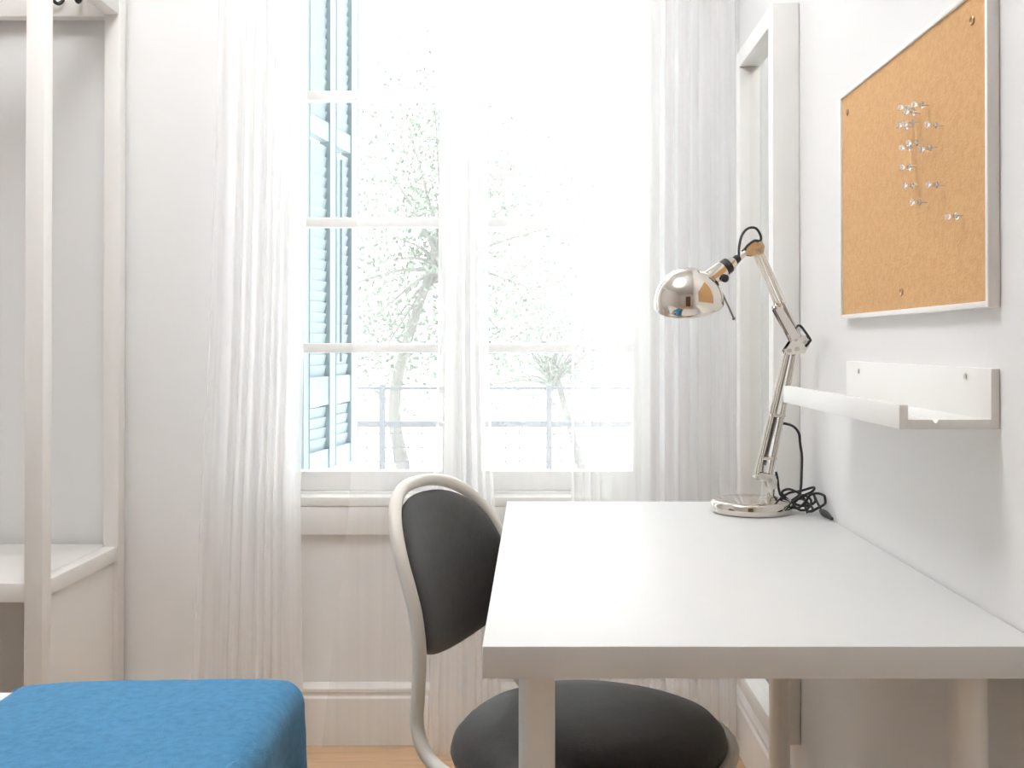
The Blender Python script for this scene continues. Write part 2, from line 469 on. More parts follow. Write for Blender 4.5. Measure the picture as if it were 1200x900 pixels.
# street tree
def tree(name, label, base, height, crown_c, crown_r, nleaf, seed, leaf=.05):
    rnd = random.Random(seed)
    t = thing(name, label, 'tree', base)
    b0 = Vector(base); cc = Vector(crown_c)
    bm = B()
    tube(bm, catmull([b0, b0+Vector((.05, 0, height*.3)), b0+Vector((-.03, .03, height*.6)), cc], 6), lambda k: .06*(1-k*.6), 8)
    clumps = []
    for i in range(26):
        v = Vector((rnd.gauss(0, 1), rnd.gauss(0, 1), rnd.gauss(0, 1))).normalized()*(rnd.random()**.4)
        p = cc+Vector((v.x*crown_r[0], v.y*crown_r[1], v.z*crown_r[2])); clumps.append(p)
        m = cc+(p-cc)*.4+Vector((0, 0, -.1)); tube(bm, catmull([cc-Vector((0, 0, .25)), m, p], 4), lambda k: .018*(1-k*.75), 5)
    obj('trunk', bm, M['bark'], t)
    bm = B()
    for i in range(nleaf):
        c = clumps[rnd.randrange(len(clumps))]
        p = c+Vector((rnd.gauss(0, .17), rnd.gauss(0, .17), rnd.gauss(0, .2)))
        a = Vector((rnd.uniform(-1, 1), rnd.uniform(-1, 1), rnd.uniform(-1, .4))).normalized(); b = a.orthogonal().normalized()
        L = leaf*rnd.uniform(.6, 1.3); wd = L*.36; nn = a.cross(b)*L*.08
        vs = [bm.verts.new(p), bm.verts.new(p+a*L*.5+b*wd+nn), bm.verts.new(p+a*L), bm.verts.new(p+a*L*.5-b*wd+nn)]
        bm.faces.new(vs)
    f = obj('foliage', bm, M['foliage'], t, smooth='keep'); f['kind'] = 'stuff'
    return t
tree('street_tree', 'leafy pale green tree outside behind the middle of the window', (-.82, 6.2, GZ), 2.2, (-.55, 6.2, 1.75), (.85, .6, 1.0), 6500, 3, .036)
tree('young_tree', 'low leafy shrub-like tree outside behind the railing post', (.42, 8.8, GZ), 1.0, (.15, 8.8, .95), (.65, .5, .55), 2600, 11, .036)

# railing
fn = thing('iron_railing', 'grey iron railing with wire mesh outside the window', 'railing', (.1, 5.5, GZ))
def zpx(py, d): return EYE-(py-VY)/F*d
FT, FM, FB = zpx(455, 5.5), zpx(497, 5.5), zpx(546, 5.5)
bm = B(); box(bm, -1.6, 1.7, 5.49, 5.51, FT-.008, FT+.008, .003); obj('top_rail', bm, M['iron'], fn)
bm = B(); box(bm, -1.6, 1.7, 5.485, 5.515, FM-.016, FM+.016, .003); obj('middle_rail', bm, M['iron'], fn)
bm = B(); box(bm, -1.6, 1.7, 5.485, 5.515, FB-.40, FB-.37, .003); obj('bottom_rail', bm, M['iron'], fn)
for k in range(4):
    x = .08-1.55+k*.9+.65
    bm = B(); box(bm, x-.016, x+.016, 5.48, 5.52, GZ, FT+.02, .003); obj('post', bm, M['iron'], fn)
bm = B()
for i in range(44):
    x = -1.58+i*.075; tube(bm, [(x, 5.5, FB-.38), (x, 5.5, FM)], .0028, 4)
for i in range(8):
    z = FB-.35+i*.075; tube(bm, [(-1.6, 5.5, z), (1.7, 5.5, z)], .0028, 4)
mesh_o = obj('wire_mesh', bm, M['iron'], fn); mesh_o['kind'] = 'stuff'

# far house front
bl = thing('townhouse', 'pale plaster house front across the street', 'building', (-1, 13.5, GZ))
bm = B(); box(bm, -9, 9, 13.5, 17, GZ, 3.35); obj('wall', bm, M['facade'], bl)
bm = B(); box(bm, -9.2, 9.2, 13.2, 13.5, 3.25, 3.45, .02); obj('cornice', bm, M['facade'], bl)
for x in (-6.4, -4.6, -2.4, -.9, .6, 2.1, 4.0):
    for z in (.35,):
        bm = B(); box(bm, x-.45, x+.45, 13.44, 13.5, z, z+2.0, .01); f = obj('window', bm, M['facade'], bl)
        for q in (-1, 1):
            bm = B(); box(bm, x+q*.21-.17, x+q*.21+.17, 13.425, 13.44, z+.1, z+1.9); obj('pane', bm, M['facade_glass'], f)

# ------------------------------------------------------------------ curtains and rod
rod = thing('curtain_rod', 'white curtain rod above the window', 'curtain rod', (-.15, 2.60, 2.56))
bm = B(); tube(bm, [(-.95, 2.60, 2.56), (.535, 2.60, 2.56)], .011, 12); obj('pole', bm, M['trim'], rod)
bm = B(); lathe(bm, [(0, 0), (.018, .004), (.022, .016), (.015, .03), (0, .034)], (-.95, 2.60, 2.56), (-1, 0, 0), 16); obj('finial', bm, M['trim'], rod)
for x in (-.9, .50):
    bm = B(); tube(bm, [(x, 2.60, 2.56), (x, YF-.004, 2.56)], .007, 8); lathe(bm, [(0, 0), (.022, 0), (.022, .006), (0, .006)], (x, YF-.006, 2.56), (0, 1, 0), 16); obj('bracket', bm, M['trim'], rod)

def curtain(label, left, right, folds, amp, lap, matk, d=2.60, seed=1, nu=260, zt=2.548, zb=.012, group='sheer curtains on the window'):
    """left/right: functions of height fraction (0 top .. 1 floor) giving the two edges in metres"""
    rnd = random.Random(seed)
    ph = [rnd.uniform(0, 6.28) for _ in range(6)]
    fq = [rnd.uniform(.75, 1.3) for _ in range(3)]
    bm = B(); rows = []; nv = 26
    for j in range(nv+1):
        t = j/nv; z = zt+(zb-zt)*t; xl, xr = left(t), right(t); r = []
        for i in range(nu+1):
            u = i/nu
            th = 2*PI*folds*(u+.05*math.sin(2*PI*u*fq[0]+ph[0])+.025*math.sin(2*PI*u*2.3*fq[1]+ph[1]))+.5*math.sin(t*2.2+ph[2])*math.sin(u*5+ph[3])
            a = amp*(.75+.35*math.sin(2*PI*u*1.7+ph[4]))*(.85+.3*t)
            yy = d+a*math.sin(th)
            xx = xl+(xr-xl)*u+lap*math.sin(2*th+ph[5])*(xr-xl)/folds
            r.append(bm.verts.new((xx, yy, z)))
        rows.append(r)
    for j in range(nv):
        for i in range(nu):
            bm.faces.new((rows[j][i], rows[j][i+1], rows[j+1][i+1], rows[j+1][i]))
    o = obj('sheer_curtain', bm, M[matk], smooth='keep')
    for p in o.data.polygons: p.use_smooth = True
    return tag(o, label, 'curtain', group)
sc_ = lambda px: (px-VX)/F*2.60
def lerp_edge(pts):
    """pts: (height fraction, px)"""
    def f(t):
        for (t0, a), (t1, b) in zip(pts, pts[1:]):
            if t <= t1: return sc_(a+(b-a)*(t-t0)/(t1-t0))
        return sc_(pts[-1][1])
    return f
curtain('gathered white sheer curtain hanging next to the open wardrobe', lerp_edge([(0, 262), (.3, 256), (.6, 246), (1, 222)]), lerp_edge([(0, 360), (.5, 358), (.75, 352), (1, 356)]), 8, .020, .09, 'sheer', seed=4)
curtain('thin single layer of white sheer curtain behind the narrow bunch and the chair', lerp_edge([(0, 424), (.6, 412), (.75, 408), (1, 376)]), lerp_edge([(0, 674), (1, 668)]), 3.5, .008, .03, 'sheer_thin', d=2.640, seed=9, nu=160)
curtain('narrow bunch of white sheer curtain before the middle stiles of the window', lerp_edge([(0, 518), (.6, 512), (1, 500)]), lerp_edge([(0, 566), (.6, 572), (1, 590)]), 5, .018, .09, 'sheer', d=2.59, seed=14, nu=180)
curtain('wide gathered white sheer curtain hanging into the room corner beside the tall mirror', lerp_edge([(0, 676), (.5, 670), (1, 668)]), lerp_edge([(0, 862), (1, 864)]), 8, .018, .06, 'sheer', seed=21, nu=340)

# ------------------------------------------------------------------ open wardrobe
WX1 = -1.08; WX0 = -1.98; WY0, WY1 = 2.24, YF-.021; P = .041
wr = thing('open_wardrobe', 'white open wardrobe frame with a low shelf and black hooks', 'wardrobe', ((WX0+WX1)/2, (WY0+WY1)/2, 0))
for x0 in (WX0, WX1-P):
    for y0 in (WY0, WY1-P):
        bm = B(); box(bm, x0, x0+P, y0, y0+P, 0, 2.02, .0025); obj('post', bm, M['wardrobe'], wr)
for x0 in (WX0+.002, WX1-P+.002):
    bm = B(); box(bm, x0, x0+P-.004, WY0+P, WY1-P, 1.916, 2.018, .002); obj('side_rail', bm, M['wardrobe'], wr)
for y0 in (WY0+.002, WY1-P+.002):
    bm = B(); box(bm, WX0+P, WX1-P, y0, y0+P-.004, 1.912, 2.018, .002); obj('top_rail', bm, M['wardrobe'], wr)
SZ = .53
bm = B(); box(bm, WX0+P, WX1-P, WY0+.003, WY1-.003, SZ-.042, SZ, .002); obj('shelf', bm, M['wardrobe'], wr)
for x0 in (WX0+.002, WX1-P+.003):
    bm = B(); box(bm, x0, x0+P-.005, WY0+P, WY1-P, SZ-.036, SZ+.001, .002); obj('shelf_rail', bm, M['wardrobe'], wr)
    bm = B(); box(bm, x0+.008, x0+.026, WY0+P, WY1-P, .05, SZ-.036); obj('side_panel', bm, M['wardrobe'], wr)
bm = B(); box(bm, WX0+P, WX1-P, WY1-.012, WY1-.004, .05, SZ-.042); obj('back_panel', bm, M['wardrobe'], wr)
bm = B(); box(bm, WX0+P, WX1-P, WY0+.003, WY1-.012, .05, .07); obj('bottom_panel', bm, M['wardrobe'], wr)
hy = WY1-P+.002
for x, rot in ((-1.207, 55), (-1.171, 8), (-1.52, 10), (-1.70, 12)):
    bm = B(); a = math.radians(rot); dx, dy = -math.sin(a), -math.cos(a)
    lathe(bm, [(0, 0), (.012, 0), (.012, .004), (0, .004)], (x, hy, 1.990), (0, -1, 0), 14)
    prof = [(.0, 1.990), (.012, 1.986), (.02, 1.965), (.021, 1.948), (.032, 1.938), (.043, 1.945), (.046, 1.957)]
    tube(bm, catmull([(x+dx*q, hy+dy*q-.002, z) for q, z in prof], 5), .0048, 8)
    obj('hook', bm, M['black'], wr)

# ------------------------------------------------------------------ bed and blanket
BX0, BX1, BY0, BY1, BZ = -2.40, -.400, .79, 1.690, .492
bed = thing('bed', 'single bed with white sheet beside the open wardrobe', 'bed', ((BX0+BX1)/2, (BY0+BY1)/2, 0))
bm = B(); rbox(bm, (BX0, BY0, .27), (BX1, BY1, BZ), .045, .05, lambda co, n: n*(.004*noise.noise(co*6)))
obj('mattress', bm, M['sheet'], bed)
bm = B(); box(bm, BX0, BX1, BY0, BY1, .12, .268, .012); obj('base', bm, M['bedbase'], bed)
for x in (BX0+.1, BX1-.1):
    for yv in (BY0+.1, BY1-.1):
        bm = B(); lathe(bm, [(0, 0), (.022, 0), (.028, .12), (0, .12)], (x, yv, 0), (0, 0, 1), 16); obj('leg', bm, M['leg'], bed)

def wool(co, n):
    q = co*1.0
    w1 = .0045*noise.noise(Vector((q.x*7, q.y*7, q.z*3)))+.0016*noise.noise(q*24)
    # soft hanging folds on the drop
    side = max(0, min(1, (.47-co.z)/.2))
    w2 = side*.010*math.sin(q.y*31+2*noise.noise(q*4))*abs(n.x)+side*.007*math.sin(q.x*30)*abs(n.y)
    sag = Vector((0, 0, -.006*max(0, (-.55-co.x)/.3))) if n.z > .7 else Vector()
    crown = Vector((0, 0, .006*math.sin(max(0, min(1, (co.x+.86)/.47))*PI)*max(0, n.z)))
    return n*(w1+w2)+sag+crown
bm = B(); rbox(bm, (-.862, BY0-.010, .14), (BX1+.022, BY1+.010, BZ+.012), .038, .012, wool, drop=('-z', '-x'))
# taper the ends that ran past the open edge back onto the sheet
bk = tag(obj('blanket', bm, M['blanket']), 'blue woven blanket laid across the end of the bed', 'blanket')
sm = bk.modifiers.new('cloth_thickness', 'SOLIDIFY'); sm.thickness = .005; sm.offset = -1

# ------------------------------------------------------------------ desk
DX0, DX1, DY0, DY1, DZ = -.0555, .5445, 1.083, 2.083, .735
dk = thing('desk', 'white rectangular desk on round white legs against the wall', 'desk', ((DX0+DX1)/2, (DY0+DY1)/2, 0))
bm = B(); box(bm, DX0, DX1, DY0, DY1, DZ-.035, DZ, .0018, 2); obj('tabletop', bm, M['desk'], dk)
for x in (DX0+.0585, DX1-.0585):
    for yv in (DY0+.06, DY1-.06):
        bm = B(); lathe(bm, [(0, .022), (.0185, .022), (.0205, .03), (.0205, DZ-.038), (.030, DZ-.038), (.030, DZ-.035), (0, DZ-.035)], (x, yv, 0), (0, 0, 1), 28)
        lg = obj('leg', bm, M['leg'], dk)
        bm = B(); lathe(bm, [(0, 0), (.016, 0), (.0175, .004), (.0175, .018), (.012, .022), (0, .022)], (x, yv, 0), (0, 0, 1), 20); obj('foot', bm, M['black'], lg)

# ------------------------------------------------------------------ chair
CA = math.radians(23.7)
CC = Vector((.082, 1.575, 0))
FW = Vector((math.cos(CA), -math.sin(CA), 0)); LT = Vector((math.sin(CA), math.cos(CA), 0))
def ch(f, l, z): return CC+FW*f+LT*l+Vector((0, 0, z))
def chair_px(px, py, l):
    """point of the near back post seen at a pixel: the ray meets the upright plane at lateral offset l"""
    r = at(px, py, 1.0)-Vector((0, 0, EYE)); o = Vector((0, 0, EYE))
    t = (l-(o-CC).dot(LT))/r.dot(LT)
    p = o+r*t-CC
    return p.dot(FW), p.z
HL, KW, ZS, ZT, EX = .165, 1.25, .690, .828, .807   # half width, wrap, shoulder and top height, roundness of the hoop
low = [chair_px(*q, -HL) for q in ((487.5, 722), (492.0, 765), (490.5, 812), (489, 846))]
curve_pts = [(-.304-.343*(z-.84), z) for z in (.90, .84, .77, .69)]+[(f-KW*HL*HL, z) for f, z in low]
def fpost(z, l=0.0):
    w_ = KW*l*l
    pts = sorted(curve_pts, key=lambda q: q[1])
    if z <= pts[0][1]: return pts[0][0]+w_
    for (f0, z0), (f1, z1) in zip(pts, pts[1:]):
        if z <= z1: return f0+(f1-f0)*(z-z0)/(z1-z0)+w_
    return pts[-1][0]+w_
crd = thing('chair', 'dark grey padded chair with cream tubular frame pushed under the desk', 'chair', CC)
arch = []
for k in range(0, 17):
    a = PI*k/16; c_ = math.cos(a); l = -HL*math.copysign(abs(c_)**EX, c_); z = ZS+(ZT-ZS)*math.sin(a)**EX if 0 < k < 16 else ZS
    arch.append((fpost(z, l), l, z))
RR = .216
def rimpt(a):
    c, s = math.cos(a), math.sin(a); e = 2/2.35
    return (RR*math.copysign(abs(c)**e, c), RR*math.copysign(abs(s)**e, s))
zr = .436
fb, zb_ = low[-1]
front = []
for k in range(0, 21):
    a = math.radians(-90+180*k/20); f, l = rimpt(a); front.append(ch(f, l, zr))
def side(sg):
    return [ch(f, sg*HL, z) for f, z in low]+[ch(fb+.010, sg*(HL+.004), zb_-.028), ch(fb+.032, sg*(HL+.011), zr+.012), ch(fb+.075, sg*(HL+.025), zr+.001), ch(-.065, sg*(HL+.040), zr)]
loop = side(-1)[::-1]+[ch(*p) for p in arch]+side(1)+front[::-1]
bm = B(); tube(bm, catmull(loop, 5, closed=True), .0104, 12, closed=True); obj('tube_frame', bm, M['chair_tube'], crd)

# back pad: a padded panel that fills the hoop and wraps with it
def backpad():
    bm = B(); nu, nv = 34, 30; vs = []
    HP = HL-.006; n_ = 2/EX
    for sgn in (1, -1):
        vg = [[None]*(nu+1) for _ in range(nv+1)]
        for i in range(nu+1):
            u = math.sin((-1+2*i/nu)*PI/2)
            au = min(1, abs(u)); l = u*HP
            ztop = ZS-.012+(ZT-.016-ZS+.012)*(1-au**n_)**(1/n_)
            zbot = .563+.036*au**2+.022*au**12
            for j in range(nv+1):
                t = (1-math.cos(PI*j/nv))/2; z = zbot+(ztop-zbot)*t
                edge = i in (0, nu) or j in (0, nv)
                if sgn < 0 and edge: vg[j][i] = vs[0][j][i]; continue
                q = max(0, 1-au**6)**.5*max(0, 1-abs(2*t-1)**6)**.5
                f = fpost(z, l)+.004+(0.016*q if sgn > 0 else -.014*q)
                vg[j][i] = bm.verts.new(ch(f, l, z))
        vs.append(vg)
        for j in range(nv):
            for i in range(nu):
                q = (vg[j][i], vg[j][i+1], vg[j+1][i+1], vg[j+1][i])
                bm.faces.new(q if sgn > 0 else q[::-1])
    return bm
obj('backrest', backpad(), M['chair_fabric'], crd, ang=85)

# seat cushion: round squircle with a domed top
bm = B(); prof = [(0, .494), (.35, .493), (.6, .490), (.8, .483), (.92, .472), (.98, .458), (1.0, .442), (.97, .424), (.85, .420), (0, .420)]
rings = []
SR = .207
for (q, z) in prof:
    if q == 0: rings.append([bm.verts.new(ch(0.004, 0, z))]); continue
    ring = []
    for k in range(56):
        a = 2*PI*k/56; c, s = math.cos(a), math.sin(a); e = 2/2.3
        ring.append(bm.verts.new(ch(SR*q*math.copysign(abs(c)**e, c)+.004, SR*q*math.copysign(abs(s)**e, s), z)))
    rings.append(ring)
for A, D in zip(rings, rings[1:]):
    for k in range(56):
        k2 = (k+1) % 56
        if len(A) == 1: bm.faces.new((A[0], D[k], D[k2]))
        elif len(D) == 1: bm.faces.new((A[k], A[k2], D[0]))
        else: bm.faces.new((A[k], D[k], D[k2], A[k2]))
obj('seat', bm, M['chair_fabric'], crd, ang=80)
for sf in (-1, 1):
    for sl in (-1, 1):
        bm = B()
        top = ch(sf*.145, sl*.150, zr-.012); bot = ch(sf*.205, sl*.205, .012)
        tube(bm, catmull([ch(sf*.06, sl*.08, zr-.016), ch(sf*.12, sl*.13, zr-.017), top+Vector((0, 0, -.02)), top*.7+bot*.3, bot], 6), .0095, 12)
        lg = obj('leg', bm, M['chair_tube'], crd)
        bm = B(); lathe(bm, [(0, 0), (.012, 0), (.0125, .004), (.0125, .026), (.010, .028), (0, .028)], (bot.x, bot.y, 0), (0, 0, 1), 16); obj('foot', bm, M['black'], lg)

# ------------------------------------------------------------------ tall mirror on the right wall
mr_ = thing('mirror', 'tall narrow mirror in a deep white frame on the wall behind the desk lamp', 'mirror', (XR, 2.28, .235))
MX, MY0, MY1, MZ0, MZ1, FWD = .491, 2.092, 2.470, .235, 1.760, .040
for n_, (a, b_, c, d) in {'near': (MY0, MY0+FWD, MZ0, MZ1), 'far': (MY1-FWD, MY1, MZ0, MZ1)}.items():
    bm = B(); box(bm, MX, XR-.001, a, b_, c, d, .0015); obj('frame_stile', bm, M['frame_white'], mr_)
for c, d in ((MZ0, MZ0+FWD), (MZ1-FWD, MZ1)):
    bm = B(); box(bm, MX, XR-.001, MY0+FWD, MY1-FWD, c, d, .0015); obj('frame_rail', bm, M['frame_white'], mr_)
bm = B(); box(bm, .5155, .5195, MY0+FWD-.0005, MY1-FWD+.0005, MZ0+FWD-.0005, MZ1-FWD+.0005); obj('mirror_glass', bm, M['mirror'], mr_, smooth=False)
bm = B(); box(bm, .521, XR-.002, MY0+FWD, MY1-FWD, MZ0+FWD, MZ1-FWD); obj('backing_board', bm, M['frame_white'], mr_)

# ------------------------------------------------------------------ cork board
KX = .532; KY0, KY1, KZ0, KZ1, KF = 1.193, 1.773, 1.099, 1.489, .0075
kb = thing('cork_board', 'cork pin board in a thin white frame on the wall', 'pin board', (XR, (KY0+KY1)/2, KZ0))
for a, b_ in ((KY0, KY0+KF), (KY1-KF, KY1)):
    bm = B(); box(bm, KX, XR-.0005, a, b_, KZ0, KZ1, .001); obj('frame_stile', bm, M['frame_white'], kb)
for c, d in ((KZ0, KZ0+KF), (KZ1-KF, KZ1)):
    bm = B(); box(bm, KX, XR-.0005, KY0+KF, KY1-KF, c, d, .001); obj('frame_rail', bm, M['frame_white'], kb)
KXc = KX+.0035
bm = B(); box(bm, KXc, XR-.001, KY0+KF, KY1-KF, KZ0+KF, KZ1-KF); obj('cork_panel', bm, M['cork'], kb)
def on_plane(px, py, X):
    d = F*X/(px-VX); return Vector((X, d, EYE-(py-VY)/F*d))
for (px, py) in ((994, 131), (1141, 23), (1057, 342)):
    p = on_plane(px, py, KXc)
    bm = B(); lathe(bm, [(.0030, 0), (.0058, 0), (.0062, .0012), (.0050, .0022), (.0030, .0012)], p, (-1, 0, 0), 18, True)
    lathe(bm, [(.0030, .0002), (.0012, .0010), (0, .0004)], p, (-1, 0, 0), 12)
    obj('screw', bm, M['brass'], kb, ang=60)

# clear push pins
pins = [(1081, 122), (1064, 126), (1071, 131), (1070, 142), (1063, 147.5), (1098, 146), (1075, 166), (1066, 172), (1091, 171), (1066, 194), (1070, 217), (1099, 216), (1079, 236), (1121, 251)]
bm = B(); lathe(bm, [(0, .0075), (.0036, .0075), (.0044, .0082), (.0044, .0098), (.0030, .0108), (.0021, .0125), (.0022, .0165), (.0034, .0190), (.0047, .0200), (.0047, .0222), (.0040, .0230), (0, .0230)], (0, 0, 0), (-1, 0, 0), 16)
smooth_bm(bm); pin_head = bpy.data.meshes.new('pin_head'); bm.to_mesh(pin_head); bm.free(); pin_head.materials.append(M['pin'])
bm = B(); tube(bm, [(.003, 0, 0), (-.009, 0, 0)], .0006, 6); pin_needle = bpy.data.meshes.new('pin_needle'); bm.to_mesh(pin_needle); bm.free(); pin_needle.materials.append(M['steel'])
rp = random.Random(5)
for (px, py) in pins:
    p = on_plane(px+8, py+1, KXc)
    lab = 'clear push pin set lowest of all on the cork board' if py > 245 else 'clear plastic push pin among the upper pins in the cork board'
    t = thing('push_pin', lab, 'push pin', p, 'clear push pins on the cork board')
    t.rotation_euler = (0, rp.uniform(-.12, .12), rp.uniform(-.14, .14))
    for nm, me in (('head', pin_head), ('needle', pin_needle)):
        o = bpy.data.objects.new(nm, me); C.objects.link(o); o.parent = t

# ------------------------------------------------------------------ picture ledge
LY0, LY1 = 1.195, 1.749; LXF = .428; LZ0, LZ1 = .956, 1.027; T = .011
lg_ = thing('picture_ledge', 'white L-shaped picture ledge with a front lip on the wall under the cork board', 'shelf', (XR, (LY0+LY1)/2, LZ0))
bm = B(); box(bm, XR-T, XR-.0005, LY0, LY1, LZ0, LZ1, .001); obj('back_plate', bm, M['lacquer'], lg_)
# bottom plate with a plate groove
bm = B(); gx = .471
sec = [(LXF+T, LZ0), (XR-T, LZ0), (XR-T, LZ0+T), (gx+.004, LZ0+T), (gx+.0012, LZ0+T-.004), (gx-.0012, LZ0+T-.004), (gx-.004, LZ0+T), (LXF+T, LZ0+T)]
A = [bm.verts.new((x, LY0, z)) for x, z in sec]; D = [bm.verts.new((x, LY1, z)) for x, z in sec]
for i in range(len(sec)): bm.faces.new((A[i], A[(i+1) % len(sec)], D[(i+1) % len(sec)], D[i]))
bm.faces.new(A[::-1]); bm.faces.new(D); obj('bottom_plate', bm, M['lacquer'], lg_)
bm = B(); box(bm, LXF, LXF+T, LY0, LY1, LZ0, LZ0+.0285, .001); obj('front_lip', bm, M['lacquer'], lg_)
for (px, py) in ((1131.5, 441), (1006.5, 435)):
    p = on_plane(px, py, XR-T)
    bm = B(); lathe(bm, [(.0022, .0004), (.0042, .0004), (.0042, .001), (.003, .0016), (0, .0014)], p, (-1, 0, 0), 14); obj('screw', bm, M['steel'], lg_)

# ------------------------------------------------------------------ desk lamp
LD = 1.955
lampb = Vector(((880-VX)/F*LD, LD, DZ))
lp = thing('desk_lamp', 'polished nickel jointed desk lamp standing on the desk', 'lamp', lampb)
bm = B(); lathe(bm, [(0, .0), (.073, .0), (.0765, .002), (.077, .006), (.077, .018), (.0745, .0225), (.070, .0238), (0, .0245)], lampb, (0, 0, 1), 56)
obj('base', bm, M['nickel'], lp, ang=50)
# stem and lower bracket
st = at(903, 590, LD); st.z = DZ+.024
bm = B(); lathe(bm, [(0, 0), (.013, 0), (.013, .004), (.0075, .006), (.0075, .034), (.010, .036), (.010, .046), (0, .047)], st, (0, 0, 1), 20); obj('stem', bm, M['nickel'], lp)
pl_, pr_ = at(886, 559, LD), at(901, 562, LD)
el_l, el_r = at(922.5, 411, LD), at(932, 409, LD)
def plate(bm, pts, y0, y1):
    vs0 = [bm.verts.new((p.x, y0, p.z)) for p in pts]; vs1 = [bm.verts.new((p.x, y1, p.z)) for p in pts]
    n = len(pts); bm.faces.new(vs0); bm.faces.new(vs1[::-1])
    for i in range(n): bm.faces.new((vs0[i], vs1[i], vs1[(i+1) % n], vs0[(i+1) % n]))
bm = B()
for yy in (-.012, .010):
    plate(bm, [at(x, y_, LD) for x, y_ in ((883, 557), (887, 562), (896, 563), (899, 572), (908, 572), (909, 561), (905, 556), (890, 553))], LD+yy, LD+yy+.002)
obj('lower_bracket', bm, M['nickel'], lp)
bm = B()
for c in (pl_, pr_): tube(bm, [c+Vector((0, -.016, 0)), c+Vector((0, .016, 0))], .0045, 12)
obj('pivot_bolt', bm, M['steel'], lp)
def rods(a, b_, r=.0032, ys=(-.0085, .0085)):
    for yv in ys:
        bm = B(); tube(bm, [a+Vector((0, yv, 0)), b_+Vector((0, yv, 0))], r, 10); obj('arm_rod', bm, M['nickel'], lp)
rods(pl_, el_l); rods(pr_, el_r)
def spring(a, b_, R, turns, n=10, r=.0011):
    bm = B(); ax = (b_-a); L = ax.length; ax.normalize(); u = Vector((0, 1, 0)); v = ax.cross(u)
    pts = [a+ax*L*i/(turns*n)+u*R*math.cos(2*PI*i/n)+v*R*math.sin(2*PI*i/n) for i in range(turns*n+1)]
    tube(bm, pts, r, 5); return obj('spring', bm, M['spring'], lp)
d1 = (el_l-pl_)
spring(at(894, 545, LD), at(908, 488, LD), .0050, 30)
bm = B(); tube(bm, [at(893, 561, LD), at(894, 545, LD)], .0015, 6); tube(bm, [at(908, 488, LD), at(926, 412, LD)], .0015, 6); obj('spring_wire', bm, M['spring'], lp)
bm = B()
for c0 in ((904, 486), (894, 536)):
    c = at(*c0, LD); e1 = at(c0[0]+13, c0[1]+1, LD)
    obox(bm, (c+e1)/2, (1, 0, 0), (0, 1, 0), (0, 0, 1), (e1-c).length/2+.003, .011, .003, .001)
obj('cross_clip', bm, M['nickel'], lp)
# elbow
UD = 1.905                      # the head leans a little towards the camera
bm = B()
for yy in (-.013, .011):
    plate(bm, [at(x, y_, LD) for x, y_ in ((918, 411), (921, 416), (941, 414), (947, 404), (944, 394), (936, 392), (926, 399))], LD+yy, LD+yy+.002)
obj('elbow_bracket', bm, M['nickel'], lp)
bm = B()
for q in ((923, 411), (932, 409), (930, 398), (941, 401)):
    c = at(*q, LD); tube(bm, [c+Vector((0, -.017, 0)), c+Vector((0, .016, 0))], .0038, 12)
obj('elbow_bolt', bm, M['steel'], lp)
ua, ub = at(929, 400, LD), at(885.5, 297, UD)
uc, ud = at(938, 399, LD), at(891.5, 294, UD)
rods(ua, ub); rods(uc, ud)
# spring housing on the lower half of the upper arm
ax = (ud-uc).normalized()
def hpl(off, w0, w1, nm, y_off):
    bm = B(); a = at(*off[0], LD-.005); b_ = at(*off[1], LD-.025); t_ = (b_-a).normalized(); s_ = Vector((0, 1, 0)).cross(t_).normalized()
    yv = Vector((0, y_off, 0))
    vs = [a+s_*w0+yv, a-s_*w0+yv, b_-s_*w1+yv, b_+s_*w1+yv]
    v0 = [bm.verts.new(p) for p in vs]; v1 = [bm.verts.new(p+Vector((0, .0015, 0))) for p in vs]
    bm.faces.new(v0); bm.faces.new(v1[::-1])
    for i in range(4): bm.faces.new((v0[i], v1[i], v1[(i+1) % 4], v0[(i+1) % 4]))
    obj(nm, bm, M['nickel'], lp)
hpl(((931, 397), (910, 361)), .0085, .0065, 'arm_cover', -.0145)
hpl(((931, 397), (910, 361)), .0085, .0065, 'arm_cover', .0130)
spring(at(933, 392, LD-.004), at(912, 357, LD-.022), .0048, 18)
bm = B(); tube(bm, [at(906, 361, LD-.03), at(924, 392, LD-.016)], .0016, 6); obj('spring_wire', bm, M['spring'], lp)
bm = B(); c = at(911, 360, LD-.028); obox(bm, c, (1, 0, 0), (0, 1, 0), (0, 0, 1), .008, .013, .0025, .001); obj('cross_clip', bm, M['nickel'], lp)
# head bracket
bm = B()
for yy in (-.012, .010):
    plate(bm, [at(x, y_, UD) for x, y_ in ((881, 300), (893, 298), (895, 289), (890, 282), (882, 283), (870, 293), (873, 299))], UD+yy, UD+yy+.002)
obj('head_bracket', bm, M['nickel'], lp)
bm = B()
for q in ((886, 296), (891, 293), (889, 286)):
    c = at(*q, UD); tube(bm, [c+Vector((0, -.015, 0)), c+Vector((0, .015, 0))], .0036, 12)
obj('head_bolt', bm, M['steel'], lp)
HD = 1.868
bm = B(); tube(bm, [at(880, 292, UD-.002), at(868, 302, UD-.012), at(853, 321, HD+.012), at(850, 326, HD+.01)], lambda k: .0042, 10); obj('head_arm', bm, M['nickel'], lp)
